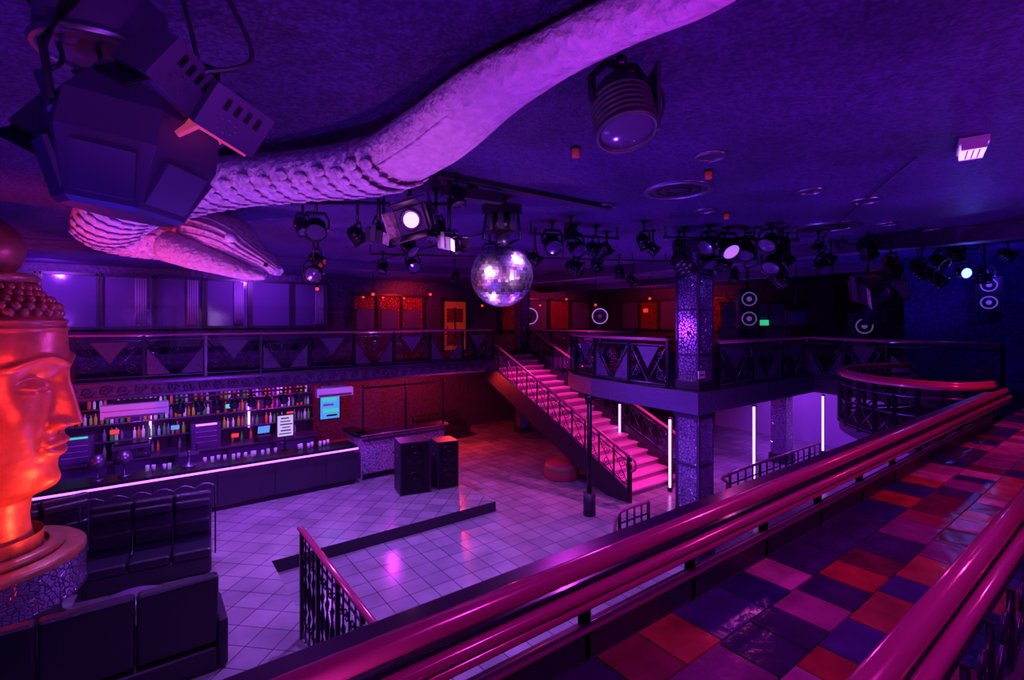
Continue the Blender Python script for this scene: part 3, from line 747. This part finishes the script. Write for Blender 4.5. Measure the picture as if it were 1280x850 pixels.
m.tube([c-sd*.19,c-sd*.2+V((0,0,.14)),c-sd*.1+V((0,0,.24)),c+sd*.1+V((0,0,.24)),c+sd*.2+V((0,0,.14)),c+sd*.19],1,BLK,4,prof=(.012,.022))
m.cyl(c+V((0,0,.24)),V((c.x,c.y,ZC-.01)),.03,BLK)
m.box(c+CR*.2+V((0,0,.02)),(.02,.2,.40),BLK2,(0,0,-.64)); m.tube(catmull([c+V((0,0,.22)),c+CR*.24+V((0,0,.1)),c+CR*.22-V((0,0,.12)),c+CR*.05-V((0,0,.2))],6),.009,BLK2,6)
m.done('theatre_lantern')
extra=[(.9,7.6,6.0,.11),(1.7,8.9,5.95,.12),(2.5,8.8,5.95,.12),(3.0,8.9,5.98,.13),(3.5,8.9,5.75,.14),(3.9,9.1,5.7,.13),(4.3,9,5.8,.14),(4.7,8.6,5.95,.13),(5.0,9.0,5.8,.12),(5.9,9.4,5.7,.14),(6.3,9.8,5.9,.12),(7.1,9.3,5.75,.13),(8.1,9.4,5.8,.14),(.4,8.6,5.75,.12),(-1.9,6.1,5.72,.11),(-2.7,6.4,5.9,.11),(-.6,5.4,6.02,.09),(-1.3,6.3,5.6,.1),(4.6,11,5.9,.13),(1.8,10.5,5.85,.13),(-3.0,11.5,5.9,.13),(9.0,11,5.9,.13),(8.5,9.9,5.5,.15),(9.9,10.4,5.6,.15),(9.6,9.6,5.95,.13),(7.9,10.2,5.5,.14),(5.5,8.9,5.98,.1)]
for (r,d,z,s,ln) in [(-1.5,5.8,5.72,.12,LENS),(-.92,6.0,5.75,.13,LENS),(-2.37,6.0,5.8,.13,LENS),(-3.2,8,5.45,.14,LENS),(.65,8,5.92,.15,LENS),(1.06,8.2,5.9,.15,LENS),(1.42,8.4,5.88,.15,LENS),(1.16,9,5.65,.15,LENS),(2.13,8,5.95,.12,LENS),(2.95,8.5,5.62,.2,LENS),(3.29,8.3,5.95,.15,LENS),(3.7,8.5,5.93,.17,RINGG),(4.04,8.6,5.9,.16,LENS),(4.25,8.2,5.98,.15,LENS),(4.46,8.5,5.66,.16,LENS),(4.8,8.9,5.42,.14,LENS),(6.68,9.3,6.0,.16,LENSR),(7.6,9.2,5.6,.15,LENS),(5.3,10,5.8,.13,LENS),(-.4,9.0,5.9,.12,LENS),(-2.0,10,5.8,.14,LENS),(.2,11.5,5.85,.14,LENS),(2.6,12,5.8,.14,LENS),(-3.6,9.2,5.8,.14,DIMR),(8.6,9.6,5.95,.13,DIMR),(5.6,12.5,5.8,.14,LENS),(7.0,12.8,5.9,.13,LENS),(3.4,14,5.8,.15,DIMR),(-1.5,13,5.8,.13,LENS)]+[(a,b,c_,d_,LENS) for a,b,c_,d_ in extra]:
    parcan(A(r,d,z),(rnd(-.8,.8),rnd(-1,.1),rnd(-.9,-.3)),s,ln)
parcan(A(9.1,10,5.65),(-.65,-.7,-.15),.12,LENSB)
def pipe(a,b,name='lighting_truss'):
    m=M();a=V(a);b=V(b)
    m.tube([a,b],.02,BLK,8)
    n=max(2,int((b-a).length/.8))
    for i in range(n+1):
        p=a.lerp(b,i/n); m.cyl(p,V((p.x,p.y,ZC-.01)),.012,BLK,n=6); m.box(p,(.06,.06,.06),MOTOR)
    m.done(name)
pipe(A(2.6,8.4,6.1),A(5.0,8.7,6.1)); pipe(A(.3,8.0,6.1),A(1.8,8.5,6.1)); pipe(A(-2.6,5.9,6.1),A(-.6,6.0,6.1)); pipe(A(6.2,9.3,6.12),A(9.4,10,6.12)); pipe(A(-3,10.5,6.1),A(7,12.5,6.1))
def scanner(c,yaw,lens,s=1,name='scanner_light'):
    m=M();R=Euler((.25,-.25,yaw)).to_matrix();c=V(c)
    L=lambda x,y,z:c+R@V((x*s,y*s,z*s))
    m.box(c,(.34*s,.42*s,.3*s),BLK2,R); m.box(L(0,-.225,0),(.3*s,.03*s,.26*s),MOTOR,R)
    m.lathe([(.1*s,0),(.12*s,.02),(.1*s,.03),(.08*s,.0)],L(0,-.24,0),R@V((0,-1,0)),MOTOR,18)
    m.cyl(L(0,-.235,0),L(0,-.245,0),.085*s,lens,n=18)
    for q in(-1,1):
        m.box(L(q*.2,0,.06),(.02*s,.12*s,.34*s),MOTOR,R)
        m.box(L(q*.2,-.33,.0),(.012*s,.2*s,.26*s),SNK if q<0 else BLK2,R@Euler((0,0,q*.35)).to_matrix())
        m.box(L(0,-.32,q*.17),(.3*s,.18*s,.012*s),BLK2,R@Euler((-q*.3,0,0)).to_matrix())
    m.box(L(0,0,.24),(.42*s,.12*s,.025*s),MOTOR,R)
    for i in range(5): m.box(L(0,.05*i-.02,.155),(.24*s,.015*s,.02*s),MOTOR,R)
    m.cyl(L(0,0,.24),V((L(0,0,.24).x,L(0,0,.24).y,ZC-.01)),.02,BLK)
    m.done(name)
scanner(A(-1.06,5.5,5.82),-.75,LENSP,1.0)
scanner(A(-1.5,5.55,5.65),.6,LENS,.5); scanner(A(-.72,5.7,5.6),.2,LENS,.5)
scanner(A(6.5,9.0,5.25),-.8,LENS,1.3,'moving_head_light')
m=M(); m.box(A(-.45,5.7,6.14),(.75,.12,.12),BLK2,(0,0,-.1)); m.box(A(-.45,5.7,6.25),(.1,.06,.08),BLK); m.done('ballast_box')
# mirror ball
mir=[mat('mirror_tile_%d'%i,(c,c*.85,c),.3,1) for i,c in enumerate((1,.7,.4,.9))]
m=M(); c=A(-.13,6.4,5.27); R0=.4;nr,ns=32,56
for j in range(nr):
    p0=pi*j/nr;p1=pi*(j+1)/nr;kk=max(6,int(ns*math.sin((p0+p1)/2)))
    for i in range(kk):
        t0=2*pi*i/kk;t1=2*pi*(i+.94)/kk;pp=p0+(p1-p0)*.94
        q=[V((math.sin(p)*math.cos(t),math.sin(p)*math.sin(t),math.cos(p))) for p,t in((p0,t0),(pp,t0),(pp,t1),(p0,t1))]
        ctr=(q[0]+q[1]+q[2]+q[3])/4
        tx=V((rnd(-.08,.08),rnd(-.08,.08),rnd(-.08,.08)))
        m.add([c+v*R0+ctr*((v-ctr).dot(tx))*R0 for v in q],[(0,1,2,3)],random.choice(mir))
m.sph(c,R0*.985,BLK,n=32)
m.cyl(c+V((0,0,R0-.02)),c+V((0,0,R0+.12)),.09,MOTOR); m.cyl(c+V((0,0,R0)),V((c.x,c.y,6.0)),.012,MOTOR)
m.cyl((c.x,c.y,5.83),(c.x,c.y,6.08),.15,BLK,n=20); m.box((c.x,c.y,6.13),(.42,.3,.12),BLK2); m.cyl((c.x,c.y,6.15),(c.x,c.y,ZC-.01),.06,BLK)
for a in range(6): m.box((c.x+.17*math.cos(a),c.y+.17*math.sin(a),5.95),(.05,.05,.2),MOTOR)
for s in(-1,1): m.tube([V((c.x,c.y,6.1))+CR*s*.2,V((c.x,c.y,5.75))+CR*s*.24,V((c.x,c.y,5.68))+CR*s*.08],.02,BLK,6)
m.done('mirror_ball')
# big effect light, upper-left
m=M(); c=A(-1.72,2.25,5.5)
R=Euler((.12,.1,.5)).to_matrix(); L=lambda x,y,z:c+R@V((x,y,z))
hexp=lambda r,z,n=6,ph=.3:[L(r*math.cos(ph+i*2*pi/n),r*math.sin(ph+i*2*pi/n),z) for i in range(n)]
def loft(rings,mt):
    n=len(rings[0]);vs=[p for r in rings for p in r]
    m.add(vs,[(j*n+i,j*n+(i+1)%n,(j+1)*n+(i+1)%n,(j+1)*n+i) for j in range(len(rings)-1) for i in range(n)],mt)
    m.add(rings[0],[tuple(range(n))[::-1]],mt); m.add(rings[-1],[tuple(range(n))],mt)
PNL=mat('fixture_panel',(.09,.045,.17),.4,.2)
loft([hexp(.22,-.33),hexp(.25,-.31),hexp(.34,-.05),hexp(.33,.1),hexp(.2,.28)],PNL)
for i in range(6):
    a=.3+(i+.5)*2*pi/6; d=V((math.cos(a),math.sin(a),0))
    Ri=R@Euler((0,0,a)).to_matrix()@Euler((0,.42,0)).to_matrix()
    m.box(L(d.x*.26,d.y*.26,-.19),(.02,.22,.2),PNL,Ri)
for i,(rr,dd,zz,ya,flap) in enumerate([(-1.28,2.25,5.62,.3,1),(-2.12,2.35,5.57,1.2,0),(-1.6,2.6,5.75,2.2,1),(-1.45,2.1,5.75,.8,0)]):
    q=A(rr,dd,zz);Rb=Euler((.5,.35,ya)).to_matrix()
    m.box(q,(.26,.22,.2),PNL,Rb); m.box(q+Rb@V((0,0,-.105)),(.22,.18,.015),FLAPR if flap else LENS,Rb)
    m.box(q+Rb@V((-.12,0,-.14)),(.015,.2,.1),FLAPR if flap else BLK,Rb@Euler((0,.5,0)).to_matrix())
    for k_ in range(4): m.box(q+Rb@V((-.06+k_*.045,-.113,.04)),(.02,.01,.05),BLK,Rb)
    for k_ in range(8): m.cyl(q+Rb@V((-.02+.04*math.cos(k_*pi/4),-.111,-.04+.03*math.sin(k_*pi/4))),q+Rb@V((-.02+.04*math.cos(k_*pi/4),-.114,-.04+.03*math.sin(k_*pi/4))),.007,MOTOR,n=6)
    m.lathe([(.0,.0),(.04,0),(.045,.01),(.05,0)],q+Rb@V((.02,.0,.102)),Rb@V((0,0,1)),MOTOR,14)
    m.tube([q,c+V((0,0,.12))],.025,BLK,6)
top=A(-1.85,2.25,6.0)
m.cyl(top-V((0,0,.1)),top+V((0,0,.12)),.24,PNL,n=28); m.cyl(top+V((0,0,.12)),V((top.x,top.y,ZC-.01)),.07,BLK)
m.tube([top+V((.24*math.cos(t*pi/14),.24*math.sin(t*pi/14),-.1)) for t in range(28)],.02,MOTOR,6,closed=True)
for s in(-1,1):
    m.tube([L(s*.3,0,.05),L(s*.36,0,.25),L(s*.3,0,.5),top+R@V((s*.1,0,.0))],1,BLK,4,prof=(.012,.035))
for k_ in range(6):
    a=A(-2.2+k_*.18,2.2,6.2);b=A(-2.0+k_*.14,2.1,5.75)
    m.tube(catmull([a,(a+b)/2+V((rnd(-.15,.15),rnd(-.1,.1),-.12)),b],8),.011,BLK2,6)
m.tube([A(-1.95,2.05,5.72),A(-1.85,2.0,5.55)],.022,MOTOR,8)
m.done('multi_head_effect_light',.004)
# ceiling vents, emergency light, sensors
def vent(r,d,R):
    m=M();c=A(r,d,ZC)
    m.lathe([(R*.8,-.002),(R*.82,-.03),(R,-.03),(R*1.02,-.002)],c,(0,0,1),MOTOR,32)
    m.cyl(c-V((0,0,.012)),c-V((0,0,.002)),R*.81,BLK2,n=32)
    if R>.3:
        for q in(.3,.55): m.lathe([(R*q,-.012),(R*q,-.025),(R*(q+.08),-.025),(R*(q+.08),-.012)],c,(0,0,1),BLK,28)
    m.done('ceiling_vent')
for q in((2.04,6.08,.42),(5.4,8.5,.5),(1.92,4.8,.15),(4.7,6.6,.2),(3.67,6.1,.16),(-2.2,2.7,.3),(2.8,7.2,.15),(6.2,8.2,.15),(7.5,8.8,.18),(1.3,6.9,.14)): vent(*q)
m=M(); c=A(4.13,4.45,ZC); R=Euler((0,0,.25)).to_matrix()
m.box(c-V((0,0,.035)),(.40,.20,.06),WHITE,R); m.box(c-V((0,0,.085)),(.36,.165,.05),mat('diffuser',(1,.8,1),.3,em=(1,.6,1),es=1.1),R)
for q in(-1,1): m.box(c-V((0,0,.09))+R@V((q*.19,0,0)),(.02,.17,.05),WHITE,R)
for q in(-1,0,1): m.box(c-V((0,0,.112))+R@V((0,q*.04,0)),(.3,.012,.008),WHITE,R)
m.done('emergency_light',.01)
for (r,d) in((.59,4.6),(2.1,5.3),(-1.5,6.8),(3.2,7.4),(0.9,10)):
    m=M();c=A(r,d,ZC); m.cyl(c-V((0,0,.02)),c,.05,BLK,n=12); m.cyl(c-V((0,0,.09)),c-V((0,0,.02)),.035,DIMR,n=12); m.done('smoke_detector')
m=M(); m.tube([(6,1.5,ZC-.03),(11,4.4,ZC-.03)],.012,BLK2,6); m.tube([(5.0,7.2,ZC-.03),(5.0,13,ZC-.03)],.015,BLK2,6); m.done('ceiling_conduit')
for i in range(8):
    parcan((.75+i*.38,14.2,2.60),(rnd(-.3,.3),-.7,-.6),.11,LENS,top=2.83,name='bar_spotlight')
m=M(); m.box((2.1,14.2,2.85),(3.0,.08,.04),BLK); m.done('spotlight_rail')
def lamp(p,mt=LENSR,r=.08):
    m=M();c=V(p); m.cyl(c+V((0,0,.0)),c+V((0,0,.1)),r*.6,BLK); m.sph(c-V((0,0,.02)),r,mt,n=12); m.cyl(c+V((0,0,.1)),V((c.x,c.y,ZC-.01)),.012,BLK,n=6); m.done('red_pendant_lamp')
for p in [A(-4.2,15,5.5),A(-1.2,20,5.3),A(5.0,18,5.5),A(1.3,23,5.4),A(-5.5,14,5.6),A(9.5,13,5.6),A(3.2,19,5.3),A(6.6,17,5.4),A(.4,21,5.5),A(2.3,21,5.6),A(-2.8,17,5.6)]: lamp(p,LENSR,.05)
# ================================================================= LIGHTS
def spot(loc,tgt,e,col,ang=100,blend=.6,rad=.08,name='spot'):
    l=bpy.data.lights.new(name,'SPOT');l.energy=e;l.color=col;l.spot_size=math.radians(ang);l.spot_blend=blend;l.shadow_soft_size=rad
    o=bpy.data.objects.new(name+'_lamp',l);o.location=loc;o.rotation_euler=(V(tgt)-V(loc)).to_track_quat('-Z','Y').to_euler();scn.collection.objects.link(o)
def point(loc,e,col,rad=.06,name='bulb'):
    l=bpy.data.lights.new(name,'POINT');l.energy=e;l.color=col;l.shadow_soft_size=rad
    o=bpy.data.objects.new(name+'_lamp',l);o.location=loc;scn.collection.objects.link(o)
PUR=(.28,.05,1);VIO=(.42,.06,1);MAG=(.75,.04,.9);PINK=(1,.07,.55);RED=(1,.03,.02);BLU=(.09,.03,1);LAV=(.45,.16,1)
for x,y,e in((3,8.3,850),(7,7,720),(0.5,12,600),(4.5,11.5,900),(-.5,6,300),(4,4.5,450)):
    spot((x,y,6.0),(x,y,0),e,LAV,105,.9)
spot((11.2,8.0,2.8),(11.6,11,.6),380,PINK,150); spot((11.4,14.5,6.0),(11.4,12,1.5),1000,PINK,80)
spot((15,8,2.8),(15,8,0),330,VIO,150); spot((18.5,9,2.7),(20,8,1),260,VIO,150); spot((18,6,2.8),(18,6,0),200,VIO,150)
spot((0,15.4,2.8),(0,16.5,1),130,VIO,150); spot((3.2,15.4,2.8),(3.2,16.5,1),150,MAG,150);spot((6.3,14.6,2.8),(6.3,14,1),80,MAG,140)
spot((1,13.3,2.7),(1,13.0,0),70,VIO,150); spot((-3,13.3,2.7),(-3,13.0,0),70,VIO,150); spot((4,13.3,2.7),(4,13.0,0),70,VIO,150)
spot((9,15.5,2.8),(8.6,13,0),330,RED,150); spot((9,16.5,2.8),(9,18,.6),330,RED,150); spot((6,16.5,2.8),(6,18.5,1),150,RED,150)
for (x,y,z,e,c) in [(3,-1.2,3.4,480,MAG),(7.5,-1,3.4,620,VIO),(10.5,7.3,3.4,260,VIO),(14,4,3.4,220,BLU),(15,9,3.4,220,VIO),(6,15.2,3.4,170,VIO),(0,15.2,3.4,180,PUR),(-4,16,3.4,240,BLU),(14,14,3.4,180,MAG),(18,14,3.4,160,VIO),(3.5,8,.5,600,BLU),(6.5,5,.2,800,PUR),(-2,2.5,.5,600,BLU)]:  # unseen uplights added as soft fill on the ceiling
    spot((x,y,z),(x,y,9),e,c,140,.8)
spot((-.5,1.0,3.4),A(-.9,4,6),200,(.7,.12,.9),80); spot((1.2,3.2,2.9),A(-1.5,4.4,6.1),200,(.9,.2,.7),75)  # from here, unseen spots added to brighten serpent body and head
spot((-1.5,5.5,3.0),A(-2.6,4.9,6.1),150,(.6,.14,.95),90)
spot((-.5,6,2.0),A(-4.2,7.4,5.9),600,(.7,.16,.95),55)
# statue
spot((-4.2,7.0,1.4),(-1.9,9.3,3.4),1100,RED,80)
spot((-.1,9.0,1.6),(-1.0,9.4,2.8),170,(1,.08,.025),110)
spot((3.5,9.4,4.9),(-.9,9.6,4.0),300,VIO,50); spot((.6,5.2,3.2),(-1.5,9.6,3.2),420,(1,.05,.03),42)
# walkway
spot((4.5,.0,5.9),(4.5,1,3.3),70,PINK,130); spot((8.5,.3,5.9),(8,1,3.3),150,(1,.04,.2),120); spot((1.5,-.5,5.9),(2,1,3.3),90,MAG,130)
spot((3,3.2,5.2),(3,1.3,3.75),50,MAG,120); spot((6,3.4,5.2),(6,1.3,3.75),50,PINK,120)
# mezzanine wash
spot((3,17.3,6.1),(3,18.9,4.9),220,VIO,140); spot((-2,17.3,6.1),(-2,18.9,4.9),220,VIO,140)
spot((8.6,17.5,6.1),(8.8,18.9,4.5),170,RED,140); spot((18.5,15,6.0),(21.3,15,4.7),220,RED,130); spot((16.5,17,6.0),(16.5,18.9,4.7),150,(1,.03,.15),130); spot((14,2,6.0),(16,2,4.8),90,BLU,130)
point(A(9.0,9.75,5.6),10,(.1,.12,1))
spot((6,12,4.6),(9,14.5,3.6),120,VIO,100); spot((2,8,3.2),(2,14.5,3.4),700,VIO,95); spot((-3,9,4.5),(-3,14.5,3.4),250,VIO,90)
spot((5,3,5.9),(9,5.8,3),420,VIO,70); spot((5.5,8,4.5),(8.7,8,3.6),160,VIO,90); spot((6,5,2.5),(9,5.9,1.5),120,VIO,60)
spot(A(-1.06,5.2,5.5),A(-.13,6.4,5.27),160,(.9,.4,1),60); spot(A(1.2,4.6,5.0),A(-.13,6.4,5.27),120,(.8,.4,1),40); spot(A(-.9,6.4,3.4),A(-.13,6.4,5.27),120,(.7,.3,1),40)
spot((0,.3,4.9),A(-1.7,2.25,5.5),60,VIO,70); spot((1.5,.5,4.6),A(.66,3.0,6.0),40,VIO,40)
w=bpy.data.worlds.new('world');scn.world=w;w.use_nodes=True;w.node_tree.nodes['Background'].inputs[0].default_value=(.05,.01,.12,1);w.node_tree.nodes['Background'].inputs[1].default_value=1
# ================================================================= CAMERA
cd=bpy.data.cameras.new('camera');cam=bpy.data.objects.new('camera',cd);scn.collection.objects.link(cam)
cd.sensor_width=36;cd.lens=620/1280*36;cd.shift_y=-25/1280;cd.clip_start=.05;cd.clip_end=100
cam.location=(0,0,EYE);cam.rotation_euler=(pi/2,0,math.atan2(CF.y,CF.x)-pi/2)
scn.camera=cam
